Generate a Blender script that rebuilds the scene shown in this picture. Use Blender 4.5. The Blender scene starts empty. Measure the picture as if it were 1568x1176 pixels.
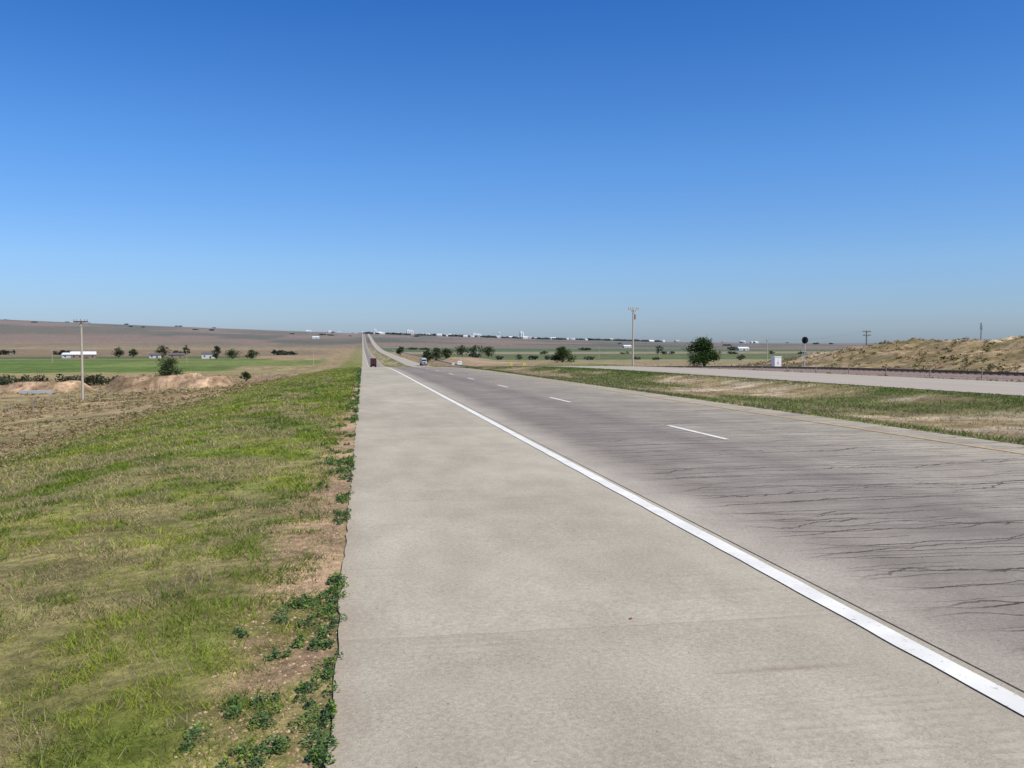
import bpy, math, random
import numpy as np
from mathutils import Vector
rng=np.random.default_rng(7); random.seed(7)
scene=bpy.context.scene
scene.view_settings.view_transform='Standard'; scene.view_settings.look='None'; scene.view_settings.exposure=0
COL=scene.collection
YAW=math.radians(9.57)
CY,SY=math.cos(YAW),math.sin(YAW)
def loc(b,D):
    """world XY from bearing value b (tan units*1358 from road direction) and depth"""
    X=(b-555)*D*CY/1358.0
    return X,(D-X*SY)/CY
# ---------------------------------------------------------------- noise
_lat=rng.random((256,256))
def vnoise(x,y,s=1.0,o=0):
    x=np.asarray(x,float)*s+o*17.31+1000; y=np.asarray(y,float)*s+o*9.17+1000
    xi=np.floor(x).astype(int); yi=np.floor(y).astype(int)
    fx=x-xi; fy=y-yi; fx=fx*fx*(3-2*fx); fy=fy*fy*(3-2*fy)
    a=_lat[xi%256,yi%256]; b=_lat[(xi+1)%256,yi%256]; c=_lat[xi%256,(yi+1)%256]; d=_lat[(xi+1)%256,(yi+1)%256]
    return (a*(1-fx)+b*fx)*(1-fy)+(c*(1-fx)+d*fx)*fy
def fbm(x,y,s=1.0,o=0,n=4):
    t=0;a=.5;w=0
    for i in range(n):
        t=t+a*vnoise(x,y,s*2**i,o+i*3); w+=a; a*=.55
    return t/w
def sst(a,b,x):
    t=np.clip((np.asarray(x,float)-a)/(b-a),0,1); return t*t*(3-2*t)
# ---------------------------------------------------------------- terrain
_ty=np.linspace(-4000,1000,10001)
_sl=np.interp(_ty,[-600,-300,70,130,350,520],[0,-.0103,-.0103,-.027,-.027,0])
_tz=np.concatenate([[0],np.cumsum((_sl[1:]+_sl[:-1])/2*(_ty[1]-_ty[0]))]); _tz-=np.interp(0,_ty,_tz)
XL,XW,XD,XYL,XR=-0.15,2.86,6.45,10.0,10.95
OX0,OX1=23.0,33.0
def H(x,y,detail=True):
    x=np.asarray(x,float); y=np.asarray(y,float)
    z=np.interp(y,_ty,_tz)
    u=np.clip(XL-x,0,None)
    fade=1-.65*sst(250,650,y)
    drop=.05*np.minimum(u,3.5)+.2*(np.clip(u,3.5,16)-3.5)+.07*(np.clip(u,16,38)-16)+.012*(np.clip(u,38,120)-38)
    z=z-drop*fade
    z=z-.45*sst(11.2,15,x)*(1-sst(18.5,22.8,x))
    z=z-.75*sst(33.5,41,x)*(1-.6*sst(300,600,y))
    # mound
    m=sst(57,84,x)*(1-sst(130,190,x))*(1-sst(118,182,y))*sst(-120,-40,y)
    z=z+m*(4.2+1.6*(fbm(x,y,.05,3)-.5)+3.0*(fbm(x,y,.14,8)-.5)+.9*(fbm(x,y,.5,9,2)-.5))
    # railway side bank further ahead
    b=sst(55,64,x)*(1-sst(75,100,x))*sst(210,300,y)*(1-sst(700,900,y))
    z=z+b*(1.8+1.5*(fbm(x,y,.03,5)-.5))
    # rough ground
    r=sst(12,30,u)*(1-sst(300,900,y))
    z=z+r*(1.1*(fbm(x,y,.045,1)-.5)+.35*(fbm(x,y,.3,2)-.5))
    z=z+.05*(fbm(x,y,.9,6)-.5)*sst(.8,2.5,u)*(1-sst(60,120,y))
    # eroded outcrops left
    for (cx,cy,sx,sy,h) in ((-36,168,8,5,2.6),(-27,160,4,4,1.6),(-57,172,7,4,1.8),(-75,200,12,4,1.4)):
        g=np.exp(-((x-cx)/sx)**2-((y-cy)/sy)**2)
        z=z+h*sst(.15,.5,g)*(.7+.6*fbm(x,y,.35,11))
    R=np.hypot(x,y); az=np.degrees(np.arctan2(x,np.maximum(y,1)))
    e=np.interp(az,[-45,-20.4,-8,0,12,24.6,45],[.031,.0236,.0162,.0112,.005,.0004,.0])
    amp=1.57+e*5000+10.1
    s=sst(1100,5200,R)*sst(-500,800,y)
    z=z+amp*s+6*(fbm(x,y,.0012,20)-.5)*sst(1200,3500,R)
    return z
def h1(x,y): return float(H(np.array([x]),np.array([y]))[0])
# ---------------------------------------------------------------- material helpers
class NT:
    def __init__(s,name):
        s.m=bpy.data.materials.new(name); s.m.use_nodes=True
        s.t=s.m.node_tree; s.n=s.t.nodes; s.b=s.n['Principled BSDF']; s.b.inputs['Roughness'].default_value=.9
        s.b.inputs['Specular IOR Level'].default_value=.15
    def link(s,a,b): s.t.links.new(a,b)
    def sock(s,v,i):
        if hasattr(v,'links') or isinstance(v,bpy.types.NodeSocket): s.link(v,i)
        else: i.default_value=v
    def math(s,op,a,b=0.0,c=None,clamp=False):
        n=s.n.new('ShaderNodeMath'); n.operation=op; n.use_clamp=clamp
        s.sock(a,n.inputs[0]); s.sock(b,n.inputs[1])
        if c is not None: s.sock(c,n.inputs[2])
        return n.outputs[0]
    def pos(s): return s.n.new('ShaderNodeNewGeometry').outputs['Position']
    def objpos(s): return s.n.new('ShaderNodeTexCoord').outputs['Object']
    def sep(s,v):
        n=s.n.new('ShaderNodeSeparateXYZ'); s.link(v,n.inputs[0]); return n.outputs
    def vmul(s,v,k):
        n=s.n.new('ShaderNodeVectorMath'); n.operation='MULTIPLY'; s.link(v,n.inputs[0]); n.inputs[1].default_value=k; return n.outputs[0]
    def vadd(s,v,k):
        n=s.n.new('ShaderNodeVectorMath'); n.operation='ADD'; s.link(v,n.inputs[0]); n.inputs[1].default_value=k; return n.outputs[0]
    def noise(s,v,scale=1,detail=4,rough=.55,dist=0):
        n=s.n.new('ShaderNodeTexNoise'); s.link(v,n.inputs['Vector']); n.inputs['Scale'].default_value=scale
        n.inputs['Detail'].default_value=detail; n.inputs['Roughness'].default_value=rough; n.inputs['Distortion'].default_value=dist
        return n.outputs['Fac']
    def rng(s,v,a,b,c=0.,d=1.,smooth=True):
        n=s.n.new('ShaderNodeMapRange'); n.interpolation_type='SMOOTHSTEP' if smooth else 'LINEAR'
        s.link(v,n.inputs[0]); 
        for i,k in enumerate((a,b,c,d)): n.inputs[i+1].default_value=k
        return n.outputs[0]
    def mix(s,f,a,b,mode='MIX'):
        n=s.n.new('ShaderNodeMix'); n.data_type='RGBA'; n.blend_type=mode
        s.sock(f,n.inputs['Factor'])
        for v,i in ((a,n.inputs[6]),(b,n.inputs[7])):
            if isinstance(v,tuple): i.default_value=(*v,1) if len(v)==3 else v
            else: s.link(v,i)
        return n.outputs[2]
    def ramp(s,v,pts):
        n=s.n.new('ShaderNodeValToRGB'); s.link(v,n.inputs[0]); e=n.color_ramp.elements
        while len(e)<len(pts): e.new(.5)
        for q,(p,c) in zip(e,pts): q.position=p; q.color=(*c,1)
        return n.outputs[0]
    def attr(s,name='Col'):
        n=s.n.new('ShaderNodeVertexColor'); n.layer_name=name; return n.outputs['Color']
    def base(s,c): s.sock(c,s.b.inputs['Base Color'])
    def bump(s,h,strength=.5,dist=.02):
        n=s.n.new('ShaderNodeBump'); s.link(h,n.inputs['Height']); n.inputs['Strength'].default_value=strength; n.inputs['Distance'].default_value=dist
        s.link(n.outputs[0],s.b.inputs['Normal'])
def gray(s,v):
    n=s.n.new('ShaderNodeCombineColor'); 
    for i in range(3): s.link(v,n.inputs[i])
    return n.outputs[0]
def simple(name,col,rough=.7,var=.25,scale=3,metal=0):
    q=NT(name); f=q.noise(q.objpos(),scale,4)
    q.base(q.mix(f,tuple(c*(1-var) for c in col),tuple(min(1,c*(1+var)) for c in col))); q.b.inputs['Roughness'].default_value=rough
    q.b.inputs['Metallic'].default_value=metal
    return q.m
def vcmat(name,trans=0,rough=.8,var=.0):
    q=NT(name); c=q.attr(); q.b.inputs['Roughness'].default_value=rough
    if var:
        f=q.noise(q.pos(),6,3); g=q.rng(f,.3,.7,1-var,1+var); c=q.mix(1.0,c,gray(q,g),'MULTIPLY')
    q.base(c)
    if trans:
        tr=q.n.new('ShaderNodeBsdfTranslucent'); q.link(c,tr.inputs[0]); mx=q.n.new('ShaderNodeMixShader'); mx.inputs[0].default_value=trans
        out=q.n['Material Output']; q.link(q.b.outputs[0],mx.inputs[1]); q.link(tr.outputs[0],mx.inputs[2]); q.link(mx.outputs[0],out.inputs[0])
    return q.m
# ---------------------------------------------------------------- mesh helpers
def addobj(name,me,mat=None,parent=None):
    ob=bpy.data.objects.new(name,me); COL.objects.link(ob)
    if mat is not None: me.materials.append(mat)
    if parent: ob.parent=parent
    return ob
def soup(name,V,C,mat,parent=None):
    n,k,_=V.shape; me=bpy.data.meshes.new(name)
    me.vertices.add(n*k); me.vertices.foreach_set('co',V.reshape(-1).astype(np.float32))
    me.loops.add(n*k); me.loops.foreach_set('vertex_index',np.arange(n*k,dtype=np.int32))
    me.polygons.add(n); me.polygons.foreach_set('loop_start',(np.arange(n)*k).astype(np.int32))
    try: me.polygons.foreach_set('loop_total',np.full(n,k,dtype=np.int32))
    except Exception: pass
    me.update(calc_edges=True)
    a=me.color_attributes.new('Col','FLOAT_COLOR','POINT')
    cc=np.ones((n,k,4),np.float32); cc[:,:,:3]=C[:,None,:] if C.ndim==2 else C
    a.data.foreach_set('color',cc.reshape(-1)); me.validate()
    return addobj(name,me,mat,parent)
def grid(name,xs,ys,Z,mat,C=None,smooth=True):
    nx,ny=len(xs),len(ys) if not hasattr(ys,'shape') or ys.ndim==1 else ys.shape[0]
    X=np.broadcast_to(xs,(ny,nx)) if np.ndim(xs)==1 else xs
    Y=np.repeat(np.asarray(ys)[:,None],X.shape[1],1); nx=X.shape[1]
    V=np.stack([X,Y,Z],-1).reshape(-1,3)
    i=np.arange(ny*nx).reshape(ny,nx)
    F=np.stack([i[:-1,:-1],i[:-1,1:],i[1:,1:],i[1:,:-1]],-1).reshape(-1,4)
    me=bpy.data.meshes.new(name); me.vertices.add(len(V)); me.vertices.foreach_set('co',V.reshape(-1).astype(np.float32))
    me.loops.add(F.size); me.loops.foreach_set('vertex_index',F.reshape(-1).astype(np.int32))
    me.polygons.add(len(F)); me.polygons.foreach_set('loop_start',(np.arange(len(F))*4).astype(np.int32))
    try: me.polygons.foreach_set('loop_total',np.full(len(F),4,dtype=np.int32))
    except Exception: pass
    me.update(calc_edges=True)
    if C is not None:
        a=me.color_attributes.new('Col','FLOAT_COLOR','POINT'); cc=np.ones((len(V),4),np.float32); cc[:,:3]=C.reshape(-1,3)
        a.data.foreach_set('color',cc.reshape(-1))
    me.polygons.foreach_set('use_smooth',np.full(len(F),bool(smooth)))
    me.update()
    return addobj(name,me,mat)
def boxes(name,L,mat,parent=None,bevel=0):
    """L: list of (cx,cy,cz,sx,sy,sz)"""
    v=[];f=[]
    for (cx,cy,cz,sx,sy,sz) in L:
        b=len(v)
        for dx,dy,dz in ((-1,-1,-1),(1,-1,-1),(1,1,-1),(-1,1,-1),(-1,-1,1),(1,-1,1),(1,1,1),(-1,1,1)):
            v.append((cx+dx*sx/2,cy+dy*sy/2,cz+dz*sz/2))
        f+=[(b,b+3,b+2,b+1),(b+4,b+5,b+6,b+7),(b,b+1,b+5,b+4),(b+1,b+2,b+6,b+5),(b+2,b+3,b+7,b+6),(b+3,b,b+4,b+7)]
    me=bpy.data.meshes.new(name); me.from_pydata(v,[],f); me.update()
    ob=addobj(name,me,mat,parent)
    if bevel:
        m=ob.modifiers.new('bv','BEVEL'); m.width=bevel; m.segments=2
    return ob
def tubes(name,L,mat,parent=None,seg=8):
    """L: list of (p0,p1,r0,r1)"""
    v=[];f=[]
    for p0,p1,r0,r1 in L:
        p0=Vector(p0);p1=Vector(p1); d=(p1-p0).normalized(); a=d.orthogonal().normalized(); c=d.cross(a); b=len(v)
        for p,r in ((p0,r0),(p1,r1)):
            for i in range(seg):
                t=2*math.pi*i/seg; v.append(tuple(p+a*math.cos(t)*r+c*math.sin(t)*r))
        for i in range(seg):
            j=(i+1)%seg; f.append((b+i,b+j,b+seg+j,b+seg+i))
        f.append(tuple(b+i for i in reversed(range(seg)))); f.append(tuple(b+seg+i for i in range(seg)))
    me=bpy.data.meshes.new(name); me.from_pydata(v,[],f); me.update()
    return addobj(name,me,mat,parent)
def empty(name,x,y,z,rot=0):
    e=bpy.data.objects.new(name,None); COL.objects.link(e); e.location=(x,y,z); e.rotation_euler=(0,0,rot); return e
def hazec(c,R,k=15000):  # distance haze painted into the vertex colours of ground and tree masses
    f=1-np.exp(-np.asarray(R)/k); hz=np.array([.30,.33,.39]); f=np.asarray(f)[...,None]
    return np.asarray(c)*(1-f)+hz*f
# ---------------------------------------------------------------- grid axes
def axis(fr,to,step0,growth):
    o=[];x=fr
    while x<to: o.append(x); x+=max(step0,growth*x)
    return o
left=[-a for a in axis(10,150,.4,.02)]+[-a for a in axis(150,16000,3,.04)]+[-16000]
mid=list(np.arange(-10,-1.3,.3))+list(np.arange(-1.2,-.2,.12))+[XL]
roadx=list(np.linspace(XL,XR,9))[1:]
med=list(np.linspace(XR,OX0,22))[1:]; opp=list(np.linspace(OX0,OX1,6))[1:]
right=axis(33.6,150,.5,.010)+axis(150,16000,3,.04)+[16000]
XS=np.array(sorted(set(round(a,4) for a in left+mid+roadx+med+opp+right)))
YS=np.array([-a for a in axis(20,6000,2,.1)][::-1]+list(np.arange(-18,1.9,1.))+list(np.arange(2,30,.14))+axis(30,200,.14,.009)+axis(200,19000,.14,.016))
XX,YY=np.meshgrid(XS,YS)
ZZ=H(XX,YY)
# colours
def C3(*c): return np.array(c)
def lerp(a,b,f): f=np.asarray(f)[...,None]; return a*(1-f)+b*f
green=C3(.125,.165,.024); yg=C3(.22,.235,.045); tan=C3(.35,.265,.13); soil=C3(.41,.275,.16); red=C3(.37,.21,.12); pale=C3(.54,.42,.28)
def dirtmask(x,y): return sst(.40,.47,fbm(x,y,1.7,45))
def ground_col(x,y):
    x=np.asarray(x,float); y=np.asarray(y,float); u=XL-x
    n1=fbm(x,y,.06,30); n2=fbm(x,y,.5,33); n3=fbm(x,y,.015,36); R=np.hypot(x,y)
    c=lerp(lerp(tan,soil,sst(.45,.7,n1)),C3(.19,.165,.065),sst(.4,.62,n2)*.7)
    c=lerp(c,red,.5*sst(.5,.68,fbm(x,y,.03,40)))
    g=lerp(green,yg,sst(.35,.65,n2)); g=lerp(g,tan*.85,sst(.50,.68,fbm(x,y,.35,44))*.7)
    lim=9+4*(n1-.5)+3*sst(60,200,y)
    c=lerp(c,g,(u>0)*(1-sst(lim-4,lim+3,u))*(1-.4*sst(300,900,y)))
    c=lerp(c,soil*.95,(u>0)*(1-sst(.35,.75,u+.3*(n2-.5)))*(1-sst(60,150,y))*(.25+.75*dirtmask(x,y)))
    def field(c,x0,x1,y0,y1,col,soft=6):
        m=sst(x0-soft,x0+soft,x+y*.02)*(1-sst(x1-soft,x1+soft,x+y*.02))*sst(y0-soft,y0+soft,y)*(1-sst(y1-soft*2,y1+soft*2,y))
        v=.8+.4*fbm(x,y,.02,50)
        return lerp(c,col*v[...,None],m)
    c=field(c,-800,-18,430,480,C3(.29,.24,.10))
    c=field(c,-800,-60,480,800,C3(.115,.165,.03))
    c=field(c,-150,-14,560,720,C3(.17,.20,.05))
    c=field(c,-900,-90,820,1000,C3(.10,.12,.035),15)
    c=field(c,-900,-20,1000,1500,C3(.23,.16,.085),25)
    m=(x>XR)&(x<OX0); t=(x-XR)/(OX0-XR)
    mg=lerp(tan*.8,pale*.85,sst(.5,.68,n2)); gg=lerp(green*.7,green,n2)
    k=np.clip(sst(.10,.02,t)*.9+sst(.54,.70,fbm(x,y*.35,.25,60)+.07+.05*sst(.5,.8,t))*.8+sst(.82,.97,t)*.6,0,1)
    mm=lerp(mg,gg,k); c=np.where(m[...,None],mm,c)
    c=lerp(c,lerp(soil,pale,n2),((x>33)*(1-sst(44,47,x)))*.75*(1-sst(150,500,y)))
    gr=(x>33)*(1-sst(34.2,36,x)); c=lerp(c,green*1.1,gr*.5)
    mo=sst(54,60,x)*(1-sst(190,230,x))*(1-sst(175,190,y))
    mc=lerp(lerp(tan,soil*.9,n2),pale*.9,sst(.54,.64,fbm(x,y,.09,70))*.7); mc=lerp(mc,C3(.17,.135,.055),sst(.42,.56,fbm(x,y,.22,71))*.8)
    mc=lerp(mc,pale*1.0,np.exp(-((x-97)/7)**2-((y-112)/8)**2)*.85)
    c=lerp(c,mc,mo)
    bk=sst(54,60,x)*(1-sst(80,110,x))*sst(200,260,y)*(1-sst(700,950,y))
    c=lerp(c,lerp(red*1.1,pale*.9,n2),bk*.8)
    for a in ((60,150,195,300,C3(.24,.21,.09)),(70,420,190,420,C3(.17,.19,.06)),(85,900,480,640,C3(.29,.23,.12)),(70,1200,640,1000,C3(.11,.135,.045)),(60,1600,1000,1250,C3(.27,.22,.13)),(60,1600,1250,1700,C3(.09,.12,.045)),(60,2200,1700,2300,C3(.24,.20,.12))):
        c=field(c,a[0],a[1],a[2],a[3],a[4],8)
    for (cx,cy,sx,sy) in ((-36,168,8,5),(-27,160,4,4),(-57,172,7,4),(-75,200,12,4)):
        g=np.exp(-((x-cx)/(sx*1.1))**2-((y-cy)/(sy*1.2))**2); c=lerp(c,lerp(C3(.50,.33,.21),C3(.26,.17,.10),sst(.45,.6,n2)),sst(.15,.4,g)*.9)
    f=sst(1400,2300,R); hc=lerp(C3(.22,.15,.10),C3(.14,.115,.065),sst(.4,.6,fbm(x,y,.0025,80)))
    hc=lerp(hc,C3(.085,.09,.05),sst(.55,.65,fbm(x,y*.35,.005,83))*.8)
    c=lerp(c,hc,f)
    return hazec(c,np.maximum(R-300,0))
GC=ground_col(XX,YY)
q=NT('ground_mat'); P=q.pos(); c=q.attr()
f1=q.noise(P,9,6,.65); f2=q.noise(P,1.1,5,.6); f3=q.noise(P,.12,5,.6); f4=q.noise(P,55,3,.7)
for f,a,b in ((f1,.62,1.35),(f2,.65,1.35),(f3,.75,1.25),(f4,.8,1.2)):
    c=q.mix(1.0,c,gray(q,q.rng(f,.3,.7,a,b)),'MULTIPLY')
q.base(c); q.bump(f1,.6,.05); q.b.inputs['Roughness'].default_value=1
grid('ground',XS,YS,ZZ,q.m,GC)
# ---------------------------------------------------------------- pavement materials
def concrete(name,lane):
    q=NT(name); P=q.pos(); x,y,z=q.sep(P)
    big=q.noise(q.vmul(P,(1,.35,1)),.55,4); mid=q.noise(q.vmul(P,(1,.5,1)),2.2,5,.6); fine=q.noise(P,38,4,.7); spk=q.noise(P,140,2,.6)
    if lane:
        xr=q.rng(x,2.9,11.,0,1,False)
        base=q.ramp(xr,[(0,(.43,.375,.295)),(.045,(.38,.33,.265)),(.12,(.265,.226,.185)),(.25,(.305,.264,.218)),(.36,(.25,.215,.178)),(.46,(.345,.30,.24)),(.62,(.345,.298,.236)),(.8,(.40,.348,.268)),(1,(.46,.395,.295))])
    else:
        base=q.mix(big,(.405,.356,.268),(.45,.396,.30))
    c=base
    for f,a,b in ((big,.93,1.07),(mid,.92,1.08),(fine,.86,1.14),(spk,.82,1.14)):
        c=q.mix(1.0,c,gray(q,q.rng(f,.3,.7,a,b)),'MULTIPLY')
    st=q.rng(q.noise(P,3,3,.5),.66,.76); c=q.mix(q.math('MULTIPLY',st,.15),c,(.20,.16,.13))
    sp=q.rng(q.noise(P,46,1,.4),.755,.765); c=q.mix(q.math('MULTIPLY',sp,.55),c,(.12,.08,.06))
    wob=q.math('MULTIPLY',q.noise(P,3,3),.05)
    def joints(per,off,w,col,amt,c):
        t=q.math('FRACT',q.math('DIVIDE',q.math('ADD',q.math('ADD',y,wob),off),per))
        m=q.math('LESS_THAN',t,w/per); return q.mix(q.math('MULTIPLY',m,amt),c,col)
    c=joints(4.57,-.3,.012,(.14,.12,.10),.32,c)
    sl=q.math('FLOOR',q.math('DIVIDE',q.math('ADD',q.math('ADD',y,wob),-.3),4.57)); hs=q.math('FRACT',q.math('MULTIPLY',q.math('SINE',q.math('MULTIPLY',sl,12.99)),437.5))
    c=q.mix(1.0,c,gray(q,q.rng(hs,0,1,.95,1.04,False)),'MULTIPLY')
    if lane:
        mx=q.rng(x,3.1,4.0)
        def cracks(per,wd,amp,lo,hi,amt,off,c):
            V=q.vadd(P,(off,off*1.7,0))
            n=q.noise(q.vmul(V,(.45,.25,0)),1,2); n3=q.noise(q.vmul(V,(4,1.2,0)),1,4,.65)
            t=q.math('ADD',q.math('DIVIDE',y,per),q.math('ADD',q.math('MULTIPLY',n,amp),q.math('MULTIPLY',n3,.22)))
            d=q.math('MULTIPLY',q.math('ABSOLUTE',q.math('SUBTRACT',q.math('FRACT',t),.5)),per)
            wn=q.math('MULTIPLY',q.noise(q.vmul(V,(5,5,0)),1,3),wd*2)
            ln=q.math('LESS_THAN',d,wn)
            msk=q.rng(q.noise(q.vmul(V,(.55,1.1,0)),1,4,.6),lo,hi)
            return q.mix(q.math('MULTIPLY',q.math('MULTIPLY',ln,msk),q.math('MULTIPLY',mx,amt)),c,(.05,.04,.035))
        c=cracks(.47,.011,2.2,.40,.50,.9,0,c); c=cracks(.83,.015,1.6,.36,.46,.85,31,c); c=cracks(.31,.008,2.8,.45,.54,.8,77,c); c=cracks(1.9,.02,1.,.40,.48,.8,141,c); c=cracks(.61,.012,2.,.42,.52,.85,211,c)
        n2=q.noise(q.vmul(P,(.3,9,0)),1,4,.6,.1)
        c=q.mix(q.math('MULTIPLY',q.math('MULTIPLY',q.rng(n2,.50,.64),mx),.28),c,(.15,.125,.10))
        dk=q.rng(q.noise(q.vmul(P,(.5,.9,0)),1,4,.6),.48,.64); c=q.mix(q.math('MULTIPLY',q.math('MULTIPLY',dk,mx),.32),c,(.17,.145,.125))
        lj=q.math('LESS_THAN',q.math('ABSOLUTE',q.math('SUBTRACT',x,XD+.22)),.008); c=q.mix(q.math('MULTIPLY',lj,.5),c,(.1,.09,.08))
    else:
        n2=q.noise(q.vmul(P,(.5,14,0)),1,3,.5,.1); reg=q.rng(q.noise(P,.6,2),.5,.6)
        c=q.mix(q.math('MULTIPLY',q.math('MULTIPLY',q.rng(n2,.5,.62),reg),.13),c,(.2,.16,.13))
        g=q.math('FRACT',q.math('DIVIDE',q.math('ADD',y,q.math('MULTIPLY',q.noise(P,2.6,3),.06)),.085)); g=q.rng(g,.3,.65)
        px=q.math('MULTIPLY',q.rng(q.math('ADD',x,q.math('MULTIPLY',mid,.8)),1.75,2.15),q.rng(x,2.5,2.75,1,0)); py=q.math('MULTIPLY',q.rng(y,1.,1.4),q.rng(q.math('ADD',y,q.math('MULTIPLY',mid,1.4)),4.1,4.8,1,0))
        brk=q.rng(q.noise(P,4.5,5,.65),.40,.6)
        c=q.mix(q.math('MULTIPLY',q.math('MULTIPLY',g,brk),q.math('MULTIPLY',q.math('MULTIPLY',px,py),.30)),c,(.62,.54,.43))
        c=q.mix(q.math('MULTIPLY',q.rng(x,2.2,2.8),.15),c,(.55,.47,.35))
        rs=q.math('MULTIPLY',q.rng(q.math('ABSOLUTE',q.math('SUBTRACT',x,2.05)),.0,.45,1,0),q.rng(q.math('ABSOLUTE',q.math('SUBTRACT',y,4.05)),.0,.06,1,0))
        c=q.mix(q.math('MULTIPLY',q.math('MULTIPLY',rs,q.rng(mid,.35,.6)),.55),c,(.20,.12,.08))
        ed=q.rng(q.math('ADD',x,q.math('MULTIPLY',mid,.25)),-.1,.2,1,0); c=q.mix(q.math('MULTIPLY',ed,.3),c,(.36,.25,.16))
    q.base(c); q.bump(fine,.25,.01); q.b.inputs['Roughness'].default_value=.9
    return q.m
M_sh=concrete('shoulder_concrete',False); M_ln=concrete('lane_concrete',True)
def roadsheet(name,x0,x1,mat,zo=.03,ymin=-600,ymax=5200,cols=None,jag=False,skirt=True):
    xs=np.array(cols if cols is not None else [a for a in XS if x0-1e-3<=a<=x1+1e-3]); ys=YS[(YS>ymin)&(YS<ymax)]
    X,Y=np.meshgrid(xs,ys); Z=H(X,Y)+zo+np.clip(Y,0,None)*2e-5
    if jag:
        X[:,0]+=.03*(fbm(0*ys,ys,.8,90)-.5)+.03*(vnoise(0*ys,ys,5,91)-.5)
    if skirt:
        X=np.concatenate([X[:,:1]-.01,X,X[:,-1:]+.004],1); Z=np.concatenate([Z[:,:1]-.12,Z,Z[:,-1:]-.12],1)
    return grid(name,X,ys,Z,mat,None,False)
seam=2.99
gx=[a for a in XS if XL-1e-3<=a<=XR+1e-3]
roadsheet('road_shoulder',0,0,M_sh,zo=.014,cols=[a for a in gx if a<seam]+[seam],jag=True,)
roadsheet('road',0,0,M_ln,zo=.014,cols=[seam+.018]+[a for a in gx if a>seam])
q=NT('far_road_concrete'); P=q.pos(); f=q.noise(q.vmul(P,(1,.1,1)),.8,5); c=q.mix(f,(.35,.30,.24),(.49,.42,.33)); q.base(c)
roadsheet('opposite_road',OX0,OX1,q.m)
def paint(name,col,wear=.62):
    q=NT(name); P=q.pos(); n=q.noise(P,30,5,.7); w=q.rng(n,wear,wear+.08); f=q.noise(P,2.5,3)
    c=q.mix(w,col,(.40,.35,.29)); c=q.mix(1.0,c,gray(q,q.rng(f,.3,.7,.88,1.04)),'MULTIPLY'); q.base(c); q.b.inputs['Roughness'].default_value=.7; return q.m
Wp=paint('white_road_paint',(.82,.79,.71),.60); Yp=paint('yellow_road_paint',(.56,.40,.15),.5)
def stripe(name,xc,w,y0,y1,zo=.021):
    ys=YS[(YS>y0)&(YS<y1)]; ys=np.array([y0]+list(ys)+[y1]); xs=np.array([xc-w/2,xc+w/2]); X,Y=np.meshgrid(xs,ys)
    X=X+.014*(vnoise(X*9,Y,3,95)-.5)
    return (X,ys,H(X,Y)+zo+np.clip(Y,0,None)*4e-5)
X,ys,Z=stripe('a',XW,.14,-60,1500); grid('white_edge_line',X,ys,Z,Wp,None,False)
X,ys,Z=stripe('a',XYL,.11,-60,1500); grid('yellow_edge_line',X,ys,Z,Yp,None,False)
X,ys,Z=stripe('a',OX1-1.9,.14,-60,1500,.037); grid('white_edge_line.001',X,ys,Z,Wp,None,False)
dq=[];
for i in range(-3,70):
    a=15.0+12.19*i; b=a+3.1; n=6
    yy=np.linspace(a,b,n+1); zz=H(np.full(n+1,XD),yy)+.021+np.clip(yy,0,None)*4e-5
    for j in range(n): dq.append([(XD-.055,yy[j],zz[j]),(XD+.055,yy[j],zz[j]),(XD+.055,yy[j+1],zz[j+1]),(XD-.055,yy[j+1],zz[j+1])])
dq=np.array(dq); soup('dashed_lane_line',dq,np.full((len(dq),3),.8),Wp)
# ---------------------------------------------------------------- grass
M_gr=vcmat('grass_blades_mat',.42)
def blades(name,x,y,h,w,C,lean=.6):
    n=len(x); z=H(x,y)-.005
    a=rng.random(n)*2*np.pi; b=rng.random(n)*2*np.pi; l=h*lean*(.3+rng.random(n))
    dx=np.cos(a)*w/2; dy=np.sin(a)*w/2
    V=np.zeros((n,3,3)); V[:,0]=np.stack([x-dx,y-dy,z],-1); V[:,1]=np.stack([x+dx,y+dy,z],-1)
    V[:,2]=np.stack([x+np.cos(b)*l,y+np.sin(b)*l,z+h],-1)
    soup(name,V,C,M_gr)
def grass_c(x,y,n):
    p=fbm(x,y,.55,33); d=fbm(x,y,1.3,101); e=fbm(x,y,2.2,103,3); u=XL-x
    c=lerp(C3(.17,.255,.022),C3(.33,.385,.045),sst(.36,.6,p))
    c=lerp(c,C3(.075,.145,.022),sst(.47,.62,e)*.65)
    dry=sst(.49,.61,d+.07*sst(1.0,4,u)-.03*sst(8,25,y)); c=lerp(c,C3(.48,.38,.20),dry*(rng.random(n)<.72))
    c=lerp(c,C3(.45,.37,.18),(rng.random(n)<.10)*.9)
    return c*(.6+.8*rng.random(n))[:,None]
N=640000
y=np.exp(rng.random(N)*math.log(130/1.6))*1.6; wmax=np.minimum(3+.5*y,11.5); x=XL-rng.random(N)*wmax
keep=rng.random(N)<wmax/11*1.0+.3
u=XL-x; edge=.22+.34*(fbm(x,y,.6,33)-.3)
keep&=(rng.random(N)<sst(edge-.2,edge+.2,u)*(1-sst(7.5,11.5,u))+.25*(1-dirtmask(x,y)))
keep&=~((fbm(x,y,1.6,110)>.57)&(rng.random(N)<.7))
x,y=x[keep],y[keep]; n=len(x); R=np.hypot(x,y)
k=np.clip(R/5,.8,14); cl=.5+.95*sst(.35,.65,fbm(x,y,3.5,115,2))
blades('grass',x,y,(.016+.030*rng.random(n))*cl*(1+.14*np.clip(k-1,0,5)),.0055*k*(.6+.8*rng.random(n)),grass_c(x,y,n),1.2)
tx,ty,tc,th=[],[],[],[]
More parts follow.
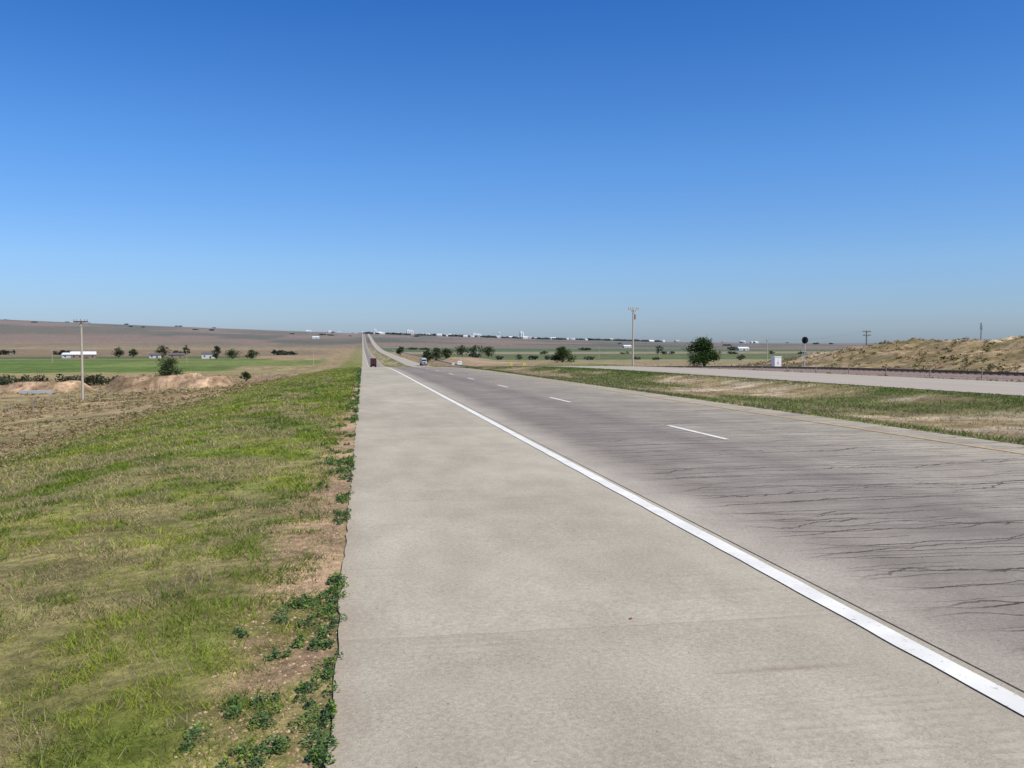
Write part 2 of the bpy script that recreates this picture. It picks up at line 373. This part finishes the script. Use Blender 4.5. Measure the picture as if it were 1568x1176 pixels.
for i in range(200):
    cy_=math.exp(random.uniform(math.log(3.2),math.log(45))); cx_=XL-.6-random.random()*min(7,1+.5*cy_); m=random.randint(15,45)
    r=.04+.06*random.random(); tx.append(cx_+rng.normal(0,r,m)); ty.append(cy_+rng.normal(0,r,m)); th.append(rng.random(m)*.07+.03)
    base=C3(.46,.38,.21) if random.random()<.45 else C3(.24,.32,.05); tc.append(base*(.7+.5*rng.random(m))[:,None])
tx,ty,th,tc=map(np.concatenate,(tx,ty,th,tc)); blades('grass_tufts',tx,ty,th,.005*np.clip(np.hypot(tx,ty)/5,1,6),tc,.9)
# median grass
N=180000; y=np.exp(rng.random(N)*math.log(300/8))*8; x=XR+.05+rng.random(N)*(OX0-XR-.1); t=(x-XR)/(OX0-XR)
k=np.clip(sst(.10,.02,t)+sst(.54,.70,fbm(x,y*.35,.25,60)+.07+.05*sst(.5,.8,t))*.8+sst(.82,.97,t)*.7,0,1); keep=rng.random(N)<.12+.75*k
x,y,k=x[keep],y[keep],k[keep]; n=len(x); R=np.hypot(x,y)
c=lerp(np.broadcast_to(C3(.38,.30,.17),(n,3)),np.broadcast_to(C3(.115,.185,.038),(n,3)),(rng.random(n)<k*.8)*1.0)*(.6+.7*rng.random(n))[:,None]
blades('median_grass',x,y,.03+.08*rng.random(n),.012*np.clip(R/12,.8,10),c,1.2)
# broad-leaf weeds on the pavement edge
M_lf=vcmat('leaf_mat',.3)
def leaves(P,size,nrm_up=.5):
    n=len(P); d=rng.normal(size=(n,3)); d[:,2]*=.5; d/=np.linalg.norm(d,axis=1)[:,None]
    up=rng.normal(size=(n,3))*(1-nrm_up)+np.array([0,0,nrm_up*2]); s=np.cross(d,up); s/=np.linalg.norm(s,axis=1)[:,None]+1e-9
    size=np.asarray(size)[:,None]; 
    return np.stack([P-d*size*.5,P+s*size*.32,P+d*size*.5,P-s*size*.32],1)
Ps,Sz,Cc=[],[],[]
yy=2.0
while yy<95:
    yy+=random.uniform(.03,.085)*(1+yy/30)
    for _ in range(5):
        cx_=XL+.01-random.random()**1.3*.62
        near=cx_>XL-.12
        dm=fbm(cx_,yy,1.7,45)
        if dm>(.50 if near else .43) and yy<60: continue
        if cx_<XL-.33 and fbm(cx_,yy,2.5,123)>.5: continue
        rad=random.uniform(.018,.06); m=int(100/(1+yy/9)); k=1+yy/12
        r=rad*np.sqrt(rng.random(m)); a=rng.random(m)*6.283; px=cx_+r*np.cos(a); py=yy+r*np.sin(a)*1.2
        hz=.045*(1-(r/rad)**2)*rng.random(m)+.006
        z=h1(min(cx_,XL),yy)+hz+.003; z=np.where(px>XL-.02,z+.015,z)
        Ps.append(np.stack([px,py,z],-1)); Sz.append((.007+.009*rng.random(m))*k)
        b=C3(.085,.155,.055) if random.random()<.6 else C3(.15,.23,.055)
        Cc.append(b*(.6+.9*rng.random(m))[:,None])
Ps,Sz,Cc=map(np.concatenate,(Ps,Sz,Cc)); soup('edge_weeds',leaves(Ps,Sz),Cc,M_lf)
def pebbles(name,x,y,s,C,zo):
    n=len(x); z=H(x,y)+zo; o=np.array([(1,0,0),(0,1,0),(-1,0,0),(0,-1,0)])
    V=[]
    top=np.stack([x,y,z+s*.6],-1)
    for i in range(4):
        a=np.stack([x+o[i][0]*s,y+o[i][1]*s,z],-1); b=np.stack([x+o[(i+1)%4][0]*s,y+o[(i+1)%4][1]*s,z],-1); V.append(np.stack([a,b,top],1))
    soup(name,np.concatenate(V),np.tile(C,(4,1)),vcmat(name+'_mat'))
n=9000; y=np.exp(rng.random(n)*math.log(15))*2.3; x=XL-rng.random(n)*.6
pebbles('dirt_clods',x,y,.003+.012*rng.random(n)**3,C3(.41,.28,.17)*(.6+.7*rng.random(n))[:,None],0)
n=600; y=np.exp(rng.random(n)*math.log(12))*2.3; x=XL+rng.random(n)**1.5*9
pebbles('road_gravel',x,y,.002+.005*rng.random(n)**3,C3(.26,.19,.14)*(.4+1.*rng.random(n))[:,None],.014)
# small red scrap lying on the shoulder
xs_,ys_=loc(968,5.15); e=h1(xs_,ys_)+.016
me=bpy.data.meshes.new('red_litter'); me.from_pydata([(-.010,-.005,0),(.0,-.008,.004),(.011,-.001,0),(.008,.007,.007),(-.004,.008,.003),(-.010,.004,.006)],[],[(0,1,3,5),(1,2,3),(5,3,4)]); lt=addobj('red_litter',me,simple('red_plastic',(.3,.04,.03),.5)); lt.location=(xs_,ys_,e)
# ---------------------------------------------------------------- scrub
def scrub(name,x,y,size,C,m=16,flat=.6):
    n=len(x); z=H(x,y); X=np.repeat(x,m);Y=np.repeat(y,m);Zz=np.repeat(z,m);S=np.repeat(size,m)
    d=rng.normal(size=(n*m,3)); d/=np.linalg.norm(d,axis=1)[:,None]; d*=(rng.random(n*m)**.5)[:,None]
    P=np.stack([X+d[:,0]*S*.6,Y+d[:,1]*S*.6,Zz+np.abs(d[:,2])*S*flat],-1)
    CC=np.repeat(C,m,0)*(.6+.8*rng.random(n*m))[:,None]
    soup(name,leaves(P,S*.42,.2),CC,M_lf)
n=42000; y=np.exp(rng.random(n)*math.log(420/9))*9; x=-8-rng.random(n)*np.minimum(10+.6*y,170)
k=fbm(x,y,.07,130); keep=rng.random(n)<sst(.25,.52,k); x,y=x[keep],y[keep]; n=len(x)
pal=np.array([(.42,.33,.17),(.33,.26,.12),(.19,.17,.065),(.34,.20,.11),(.11,.12,.045)]); w=rng.choice(5,n,p=[.38,.26,.18,.08,.10])
sz=(.10+.26*rng.random(n)**2)*np.clip(y/60,.6,2.2); scrub('dry_scrub',x,y,sz,pal[w],11,.45)
n=14000; y=rng.random(n)*230-40; x=56+rng.random(n)*95; keep=(rng.random(n)<sst(.30,.50,fbm(x,y,.12,140))); x,y=x[keep],y[keep]; n=len(x)
w=rng.choice(5,n,p=[.24,.28,.25,.08,.15]); scrub('mound_scrub',x,y,.25+.7*rng.random(n)**2,pal[w],11,.5)
n=6000; y=np.exp(rng.random(n)*math.log(900/30))*30; x=34+rng.random(n)*13; w=rng.choice(5,n,p=[.4,.25,.1,.05,.2]); scrub('roadside_scrub',x,y,(.1+.3*rng.random(n)**2)*np.clip(y/100,.8,2),pal[w],8,.6)
# ---------------------------------------------------------------- trees
M_bark=simple('bark',(.11,.085,.06),.9,.3,8)
def tree(name,x,y,h,w,seed,nl=2600,leaf=.42,col=(.05,.085,.022),trunk=.16):
    rs=np.random.default_rng(seed); z=h1(x,y)-.1; e=empty(name,x,y,z); T=[]
    th=h*trunk; T.append(((0,0,0),(rs.normal()*.1,rs.normal()*.1,th*1.6),h*.03,h*.02))
    cl=[]
    nc=15
    for i in range(nc):
        a=rs.random()*6.283; rr=(rs.random()**.6)*w*.36; hz=th+(h-th)*(.2+.66*rs.random())
        tp=1-.5*max(0,(hz-h*.6)/(h*.4)); c=(math.cos(a)*rr*tp,math.sin(a)*rr*tp,hz); r=w*(.13+.11*rs.random()); cl.append((c,r))
        s=(0,0,th*(.9+.6*rs.random())); T.append((s,tuple(.5*(p+q_)+rs.normal()*.05*w for p,q_ in zip(s,c)),h*.014,h*.009)); T.append((T[-1][1],c,h*.009,h*.003))
    cl.append(((0,0,h*.9),w*.14))
    tubes('trunk_and_limbs',T,M_bark,e,6)
    per=nl//len(cl); P=[];C=[]
    for c,r in cl:
        d=rs.normal(size=(per,3)); d/=np.linalg.norm(d,axis=1)[:,None]; d*=(rs.random(per)**.4)[:,None]*r*(1+.25*rs.normal(size=per))[:,None]; d[:,2]*=.75
        P.append(d+np.array(c)); b=np.array(col)*(.65+.75*rs.random()); C.append(b*(.6+.8*rs.random(per))[:,None])
    P=np.concatenate(P); C=np.concatenate(C); P[:,2]=np.clip(P[:,2],h*.06,None)
    soup('crown',leaves(P,leaf*(.6+.8*rs.random(len(P))),.3),C,M_lf,e)
    return e
def T(px,D,h,w,seed,**k): x,y=loc(px,D); return tree('deciduous_tree',x,y,h,w,seed,**k)
T(1078,296,10,15,1,nl=8500,leaf=.5,trunk=.05); T(861,560,9.5,18,2,nl=2800,leaf=.8,trunk=.05); T(262,232,7,9,3,nl=3600,leaf=.4,col=(.065,.09,.035),trunk=.08)
T(376,225,2.6,3.2,4,nl=900,leaf=.3,trunk=.05)
for i,(px,D,h,w) in enumerate([(182,850,10,14),(204,860,8,12),(249,830,12,17),(332,760,12,10),(357,770,8,18),(385,780,8,14),(655,560,8,9),(668,600,9,10),(684,640,7,11),(613,900,9,10),(707,800,10,16),(728,820,10,18),(748,790,9,16),(286,980,12,10),(1010,1150,9,14)]):
    T(px,D,h,w,20+i,nl=900,leaf=1.0,trunk=.05,col=(.055,.075,.032))
def mass(name,pts,leaf,col):
    P=[];S=[];C=[]
    for (x,y,h,w) in pts:
        m=70; z=h1(x,y); d=rng.normal(size=(m,3)); d/=np.linalg.norm(d,axis=1)[:,None]; d*=(rng.random(m)**.4)[:,None]
        P.append(np.stack([x+d[:,0]*w/2,y+d[:,1]*w/2,z+h*.5+d[:,2]*h*.5],-1)); S.append(np.full(m,leaf*w)*(.6+.8*rng.random(m)))
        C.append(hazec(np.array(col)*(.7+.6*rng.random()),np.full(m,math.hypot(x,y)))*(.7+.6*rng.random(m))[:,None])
    P,S,C=map(np.concatenate,(P,S,C)); soup(name,leaves(P,S,.2),C,M_lf)
pts=[]
for px in list(np.arange(-60,70,5))+list(np.arange(95,182,5)):
    x,y=loc(px+random.uniform(-2,2),245+random.uniform(-6,6)); pts.append((x,y,random.uniform(2.,3.6),random.uniform(2.,4)))
mass('hedge_row',pts,.2,(.055,.065,.03))
pts=[]
for i in range(300):
    D=random.choice([1500,2600,3600,4400])*random.uniform(.985,1.015); px=random.uniform(-150,1750)
    if vnoise(px,D,.012,150)<.62: continue
    if px<540: D=random.choice([3400,4300]) if random.random()<.85 else 1050
    x,y=loc(px,D); 
    if -14<x<45: continue
    pts.append((x,y,random.uniform(3,6),random.uniform(10,30)))
for i in range(300):
    px=random.uniform(560,1010); x,y=loc(px,random.uniform(4200,4900)); pts.append((x,y,random.uniform(5,10),random.uniform(15,45)))
for i in range(40):
    x,y=loc(random.uniform(690,1300),random.uniform(640,660) if i%2 else 1010); pts.append((x,y,random.uniform(2,4),random.uniform(4,9)))
mass('distant_trees',pts,.22,(.05,.065,.035))
# ---------------------------------------------------------------- distant town
def town(name,items,mat):
    V=[];C=[]
    for (x,y,w,d,h,col) in items:
        z=h1(x,y)-1; a=[(x-w/2,y-d/2),(x+w/2,y-d/2),(x+w/2,y+d/2),(x-w/2,y+d/2)]
        for i in range(4):
            p,q_=a[i],a[(i+1)%4]; V.append([(p[0],p[1],z),(q_[0],q_[1],z),(q_[0],q_[1],z+h),(p[0],p[1],z+h)]); C.append(col)
        r=h+min(w,d)*.18; yc=y
        V.append([(x-w/2,y-d/2,z+h),(x+w/2,y-d/2,z+h),(x+w/2,yc,z+r),(x-w/2,yc,z+r)]); C.append([min(1,c*1.1) for c in col])
        V.append([(x+w/2,y+d/2,z+h),(x-w/2,y+d/2,z+h),(x-w/2,yc,z+r),(x+w/2,yc,z+r)]); C.append(col)
        for k in range(max(1,int(w/6))):
            wx=x-w/2+3+k*6; V.append([(wx-1,y-d/2-.1,z+1.5),(wx+1,y-d/2-.1,z+1.5),(wx+1,y-d/2-.1,z+3),(wx-1,y-d/2-.1,z+3)]); C.append((.15,.16,.18))
    return soup(name,np.array(V,float),np.array(C,float),mat)
M_bld=vcmat('building_paint',0,.6)
its=[]
for i in range(150):
    px=random.gauss(735,95) if random.random()<.75 else random.uniform(470,1160)
    D=random.uniform(4150,5000); x,y=loc(px,D); w=random.uniform(8,26)
    col=random.choice([(.70,.70,.71),(.57,.57,.58),(.42,.39,.37),(.66,.63,.60),(.35,.32,.30),(.76,.76,.76)]); its.append((x,y,w,random.uniform(10,25),random.uniform(5,10),col))
town('distant_town_buildings',its,M_bld)
M_conc=simple('silo_concrete',(.68,.68,.67),.8,.06,.1)
def elevator(px,D,n,h,r):
    x,y=loc(px,D); e=empty('grain_elevator',x,y,h1(x,y)-1)
    tubes('silos',[((i*r*1.9-(n-1)*r*.95,j*r*1.9,0),(i*r*1.9-(n-1)*r*.95,j*r*1.9,h),r,r) for i in range(n) for j in range(2)],M_conc,e,14)
    boxes('headhouse',[(0,r,h+2,n*r*1.7,r*1.6,4),(-(n-1)*r*.6,r,h+7,r*1.6,r*1.6,6)],M_conc,e)
elevator(799,4700,2,32,5.5); elevator(628,4800,4,23,5); elevator(575,5000,2,22,4); elevator(730,4600,5,15,5)
x,y=loc(764,4700); e=empty('water_tower',x,y,h1(x,y)); tubes('tower',[((0,0,0),(0,0,22),2,1.5),((0,0,22),(0,0,24),2,6),((0,0,24),(0,0,28),6,6),((0,0,28),(0,0,31),6,1)],M_conc,e,14)
# ---------------------------------------------------------------- farm buildings
M_roofw=simple('metal_roof',(.72,.73,.74),.5,.08,1); M_wall=simple('barn_wall',(.30,.20,.16),.8,.2,2); M_wallw=simple('white_siding',(.66,.64,.6),.8,.1,2); M_glass=simple('dark_window',(.03,.035,.04),.2,.1); M_roofd=simple('dark_shingle',(.14,.12,.11),.9,.2)
def house(name,px,D,w,d,h,wall,roof,rot=0):
    x,y=loc(px,D); e=empty(name,x,y,h1(x,y)-.2,rot); rh=d*.22
    boxes('walls',[(0,0,h/2,w,d,h)],wall,e)
    v=[(-w/2-.5,-d/2-.5,h+.01),(w/2+.5,-d/2-.5,h+.01),(w/2+.5,d/2+.5,h+.01),(-w/2-.5,d/2+.5,h+.01),(-w/2-.5,0,h+rh),(w/2+.5,0,h+rh)]
    me=bpy.data.meshes.new('roof'); me.from_pydata(v,[],[(0,1,5,4),(2,3,4,5),(0,4,3),(1,2,5),(0,3,2,1)]); addobj('roof',me,roof,e)
    k=max(2,int(w/5)); boxes('windows',[(-w/2+w*(i+.5)/k,-d/2-.03,h*.55,1.3,.06,1.3) for i in range(k) if i!=k//2],M_glass,e)
    boxes('door',[(-w/2+w*(k//2+.5)/k,-d/2-.03,1.25,1.5 if w<18 else 3.4,.06,2.3)],M_roofd,e)
house('farm_barn',128,790,20,12,4,M_wall,M_roofw,.25); house('farm_shed',108,815,12,8,3.6,M_wallw,M_roofw,-.1)
house('farmhouse',319,800,10,8,4.4,M_wallw,M_roofd); house('farmhouse',270,830,14,8,3.2,M_wall,M_roofd,.2); house('farmhouse',238,820,9,7,3.2,M_wallw,M_roofd)
house('farm_shed',484,2700,20,14,5,M_wallw,M_roofw); house('farm_shed',1137,1500,18,12,3.5,M_wallw,M_roofw); house('farm_shed',960,1900,16,12,3.5,M_wallw,M_roofw)
x,y=loc(55,150); e=empty('livestock_trough',x,y,h1(x,y),.1)
boxes('tank',[(0,0,.45,4.78,1.08,.10),(0,-.6,.25,5,.1,.5),(0,.6,.25,5,.1,.5),(-2.45,0,.25,.1,1.09,.49),(2.45,0,.25,.1,1.09,.49)],simple('galvanised',(.42,.42,.42),.6,.1,2),e)
# ---------------------------------------------------------------- utility poles
M_pole=simple('pole_wood',(.50,.43,.34),.9,.2,4); M_ins=simple('insulator',(.35,.33,.3),.4); M_dkpole=simple('dark_pole_wood',(.13,.10,.085),.9,.2,4)
def pole(name,px,D,h,arms=1,mat=M_pole,r=.15,rot=0.,aw=2.3,am=None):
    x,y=loc(px,D); e=empty(name,x,y,h1(x,y)-.3,rot); h+=.3
    tubes('shaft',[((0,0,0),(0,0,h),r,r*.65)],mat,e,10)
    bx=[];ins=[]; q_=aw/2.3
    for i in range(arms):
        zz=h-.35-.95*i; bx.append((0,-.16,zz,aw,.12,.17)); ins+=[((s*q_,-.16,zz+.085),(s*q_,-.16,zz+.32),.07,.05) for s in (-1.08,-.65,.65,1.08)]
        ins+= [((-.6*q_,-.16,zz-.03),(0,-.12,zz-.7),.03,.03),((.6*q_,-.16,zz-.03),(0,-.12,zz-.7),.03,.03)]
    if bx: boxes('crossarm',bx,am or mat,e); tubes('insulators',ins,M_ins,e,6)
    return e,x,y,h-.3
pole('utility_pole',125.5,112,10.3,1,aw=1.7,am=M_dkpole,r=.17); p1=pole('utility_pole',969,140,10.0,1,r=.16,aw=1.7)
p2=pole('utility_pole',1174,300,10,1,r=.18); p3=pole('utility_pole',1326,235,10,2,M_dkpole,.16); pm=pole('radio_mast',1501,200,10.2,0,M_dkpole,.12)
tubes('whip_aerials',[((-.25,0,9.1),(-.25,0,10.4),.05,.03),((.25,0,8.8),(.25,0,9.9),.05,.03),((-.25,0,9.1),(.25,0,9.1),.04,.04)],M_dkpole,pm[0],6)
for px,D in ((80,640),(1010,620),(917,700),(480,520),(286,640)): pole('utility_pole',px,D,9,1,r=.17)
tubes('transformer',[((.34,0,8.4),(.34,0,9.2),.18,.18)],M_ins,p1[0],12)
def wire(a,b,sag,r=.008):
    L=[];pv=None
    for i in range(17):
        t=i/16; p=tuple(a[k]*(1-t)+b[k]*t-(4*sag*t*(1-t) if k==2 else 0) for k in range(3))
        if pv: L.append((pv,p,r,r))
        pv=p
    return L
L=[]
for s in (-.8,.8):
    L+=wire((p1[1]+s,p1[2],h1(p1[1],p1[2])+p1[3]-.1),(p2[1]+s,p2[2],h1(p2[1],p2[2])+p2[3]-.1),2.5)
    L+=wire((p2[1]+s,p2[2],h1(p2[1],p2[2])+p2[3]-.1),(p3[1]+s,p3[2],h1(p3[1],p3[2])+p3[3]-.1),1.2)
tubes('overhead_wires',L,M_pole,None,4)
# ---------------------------------------------------------------- railway
e=empty('railway_track',0,0,0)
ys=YS[(YS>-80)&(YS<1500)]
def rstrip(n,xs,zs,mat):
    X,Y=np.meshgrid(np.array(xs),ys); Zb=H(np.full_like(X,50.),Y); ob=grid(n,X,ys,Zb+np.array(zs),mat,None,False); ob.parent=e
q=NT('ballast'); c=q.ramp(q.noise(q.pos(),6,4,.7),[(.3,(.22,.15,.12)),(.7,(.46,.35,.28))]); q.base(c)
rstrip('ballast',[47,48.6,51.4,53],[-.1,.5,.5,-.1],q.m)
M_rail=simple('rail_steel',(.16,.10,.075),.5,.2,3,.3)
for xr in (49.28,50.72): rstrip('rail',[xr-.05,xr-.035,xr+.035,xr+.05],[.52,.72,.72,.52],M_rail)
sl=[]
for i in range(620):
    yy=-60+i*.9; sl.append((50,yy,h1(50,yy)+.51,2.6,.24,.12))
boxes('sleepers',sl,simple('sleeper_wood',(.16,.12,.09),.9),e)
x,y=loc(1232,112); e=empty('railway_signal',x,y,h1(x,y)-.1)
M_bk=simple('signal_black',(.02,.02,.022),.5,.2); M_al=simple('aluminium_post',(.5,.5,.5),.5,.1)
tubes('mast',[((0,0,0),(0,0,4.1),.07,.06),((0,0,0),(0,0,.3),.2,.16)],M_al,e,10)
me=bpy.data.meshes.new('target'); v=[];w_=.42
for yv in (-.06,.02):
    for i in range(20): a=2*math.pi*i/20; v.append((math.cos(a)*w_,yv,4.1+math.sin(a)*w_*1.05))
me.from_pydata(v,[],[tuple(range(20)),tuple(reversed(range(20,40)))]+[(i,20+i,20+(i+1)%20,(i+1)%20) for i in range(20)]); addobj('target',me,M_bk,e)
boxes('head_housing',[(0,.16,4.1,.4,.28,.75)],M_bk,e,.04); tubes('lens_hoods',[((0,-.06,4.1+s),(0,-.34,4.1+s),.12,.1) for s in (-.22,.02,.25)],M_bk,e,12)
tubes('ladder',[((-.16,.3,0),(-.16,.3,3.9),.02,.02),((.16,.3,0),(.16,.3,3.9),.02,.02)]+[((-.16,.3,.3*i),(.16,.3,.3*i),.015,.015) for i in range(1,13)],M_al,e,5)
x,y=loc(1188.5,118); e=empty('signal_cabinet',x,y,h1(x,y)+.15,.1); M_cab=simple('cabinet_paint',(.8,.8,.78),.45,.04)
boxes('housing',[(0,0,1.0,1.05,.8,1.55)],M_cab,e,.03); boxes('roof',[(0,0,1.815,1.17,.92,.08)],M_cab,e,.02); boxes('doors',[(-.25,-.415,1.0,.47,.03,1.4),(.25,-.415,1.0,.47,.03,1.4)],M_cab,e,.01)
boxes('handles',[(-.05,-.44,1.0,.03,.03,.2),(.05,-.44,1.0,.03,.03,.2)],M_bk,e); boxes('plinth',[(0,0,.0,1.2,.95,.44)],simple('plinth_concrete',(.4,.38,.34)),e)
# ---------------------------------------------------------------- fences
M_post=simple('fence_post_wood',(.3,.26,.22),.9,.3)
def fence(name,fx,y0,y1,st,h=1.15):
    P=[];pv=None;yy=y0
    while yy<y1:
        x=fx(yy); z=h1(x,yy); jt=random.uniform(-.06,.06); P.append(((x,yy,z-.2),(x+jt,yy,z+h+jt),.05,.045))
        if pv:
            for k in (.45,.75,1.05): P.append(((pv[0],pv[1],pv[2]+k),(x,yy,z+k),.006,.006))
        pv=(x,yy,z); yy+=st
    tubes(name,P,M_post,None,5)
fence('wire_fence',lambda y:-29,25,420,5); fence('wire_fence',lambda y:44.5,40,500,6)
fence('wire_fence',lambda y:-62-.05*y,60,300,5)
# ---------------------------------------------------------------- small signs
def sign(name,px,D,w,h,ph,col):
    x,y=loc(px,D); e=empty(name,x,y,h1(x,y)-.1); tubes('post',[((0,.055,0),(0,.055,ph+h*.9),.04,.04)],M_al,e,8)
    boxes('panel',[(0,0,ph+h/2,w,.02,h)],simple('sign_face',col,.5,.04),e,.005); boxes('panel_border',[(0,-.014,ph+h/2,w*.82,.004,h*.1)],M_bk,e)
sign('road_sign',704,300,1.5,1.2,1.0,(.75,.76,.76)); sign('road_sign',694,380,1.1,1.0,1.5,(.7,.7,.7))
sign('warning_sign',313,172,.5,.7,1.1,(.7,.5,.12)); sign('warning_sign',783,330,.9,.9,1.6,(.75,.58,.1)); sign('warning_sign',803,300,.9,.9,1.4,(.75,.58,.1))
x,y=loc(407,205); e=empty('ranch_gate',x,y,h1(x,y)); tubes('gate_frame',[((-.9,0,0),(-.9,0,2.1),.09,.08),((.9,0,0),(.9,0,2.1),.09,.08),((-.9,0,1.95),(.9,0,1.95),.06,.06),((-.9,0,1.1),(.9,0,1.1),.05,.05)],M_post,e)
# ---------------------------------------------------------------- trucks
M_tire=simple('tyre',(.02,.02,.02),.9,.1); M_red=simple('dark_red_truck_paint',(.085,.026,.025),.5,.1); M_wht=simple('white_truck_paint',(.55,.55,.55),.4,.05); M_chr=simple('grille',(.2,.2,.2),.3,.2,20,.6); M_lamp=simple('tail_lamp',(.5,.03,.02),.3,.1); M_dk=simple('chassis',(.04,.04,.04),.7)
def truck(name,x,y,pt,pc,rot):
    z=h1(x,y)+.03; sl=math.atan((h1(x,y+5)-h1(x,y-5))/10); e=empty(name,x,y,z); e.rotation_euler=(sl if rot==0 else -sl,0,rot)
    boxes('trailer_box',[(0,6.6,2.55,2.55,13.2,2.75)],pt,e,.05); boxes('rear_doors',[(-.62,-.02,2.55,1.18,.04,2.55),(.62,-.02,2.55,1.18,.04,2.55)],pt,e,.01)
    tubes('door_bars',[((s,-.07,1.35),(s,-.07,3.8),.025,.025) for s in (-.85,-.35,.35,.85)],M_chr,e,6)
    boxes('chassis',[(0,7,1.0,1.0,13.5,.3),(0,.15,.55,2.3,.1,.12),(-.8,.15,.85,.1,.1,.6),(.8,.15,.85,.1,.1,.6),(-.95,2.6,.6,.5,.03,.7),(.95,2.6,.6,.5,.03,.7)],M_dk,e)
    boxes('lamps',[(s,-.03,1.1,.35,.05,.12) for s in (-.95,.95)],M_lamp,e)
    boxes('cab',[(0,14.9,2.35,2.4,2.4,2.6),(0,17.0,1.5,1.9,2.0,1.3)],pc,e,.15); boxes('windshield',[(0,16.11,2.75,2.05,.04,.85)],M_glass,e); boxes('side_windows',[(-1.205,15.3,2.7,.02,.9,.7),(1.205,15.3,2.7,.02,.9,.7)],M_glass,e)
    boxes('grille',[(0,18.02,1.5,1.2,.06,1.0)],M_chr,e); boxes('bumper',[(0,18.1,.7,2.4,.2,.4)],M_chr,e,.04); boxes('headlamps',[(-.8,18.02,1.2,.3,.06,.22),(.8,18.02,1.2,.3,.06,.22)],M_roofw,e)
    tubes('exhaust_stacks',[((s,13.6,1.2),(s,13.6,4.0),.08,.08) for s in (-1.15,1.15)],M_chr,e,8)
    tubes('wheels',[((s*1.25,yy,.5),(s*.7,yy,.5),.5,.5) for s in (-1,1) for yy in (1.2,2.45,12.6,13.8,16.9)],M_tire,e,16)
x,y=loc(572,385); truck('semi_truck',x,y,M_red,M_red,0)
x,y=loc(653,450); truck('semi_truck',min(x,31),y+18,M_wht,M_wht,math.pi)
# ---------------------------------------------------------------- light, sky
el=math.radians(52); SUN=Vector((.62,-.55,0)).normalized()*math.cos(el)+Vector((0,0,math.sin(el)))
ld=bpy.data.lights.new('sun','SUN'); ld.energy=4.6; ld.angle=math.radians(.5); ld.color=(1,.94,.83)
lo=bpy.data.objects.new('sun',ld); COL.objects.link(lo); lo.rotation_euler=SUN.to_track_quat('Z','Y').to_euler()
w=bpy.data.worlds.new('World'); scene.world=w; w.use_nodes=True; nt=w.node_tree; bg=nt.nodes['Background']
sk=nt.nodes.new('ShaderNodeTexSky'); sk.sky_type='NISHITA'; sk.sun_disc=False; sk.sun_elevation=el; sk.sun_rotation=math.atan2(SUN.x,SUN.y)
sk.air_density=1.0; sk.dust_density=.6; sk.ozone_density=3.0; sk.altitude=300
tc=nt.nodes.new('ShaderNodeTexCoord'); sp=nt.nodes.new('ShaderNodeSeparateXYZ'); nt.links.new(tc.outputs['Generated'],sp.inputs[0])
cr=nt.nodes.new('ShaderNodeValToRGB'); nt.links.new(sp.outputs[2],cr.inputs[0]); E=cr.color_ramp.elements
tint=[(0,(.68,.86,1.28)),(.03,(.74,.92,1.34)),(.09,(.78,1.04,1.44)),(.2,(.58,1.02,1.56)),(.355,(.29,.80,1.5)),(1,(.45,.8,1.2))]
while len(E)<len(tint): E.new(.5)
for a,(p,c) in zip(E,tint): a.position=p; a.color=(*[k/1.6 for k in c],1)
mx=nt.nodes.new('ShaderNodeMix'); mx.data_type='RGBA'; mx.blend_type='MULTIPLY'; mx.inputs['Factor'].default_value=1
nt.links.new(sk.outputs[0],mx.inputs[6]); nt.links.new(cr.outputs[0],mx.inputs[7]); nt.links.new(mx.outputs[2],bg.inputs[0]); bg.inputs[1].default_value=.149
# ---------------------------------------------------------------- camera
cd=bpy.data.cameras.new('camera'); cd.sensor_width=36; cd.lens=36*1358/1568; cd.clip_end=60000; cd.clip_start=.05
co=bpy.data.objects.new('camera',cd); COL.objects.link(co); co.location=(0,0,1.57+.014)
co.rotation_euler=(math.radians(90-2.61),0,-YAW); scene.camera=co
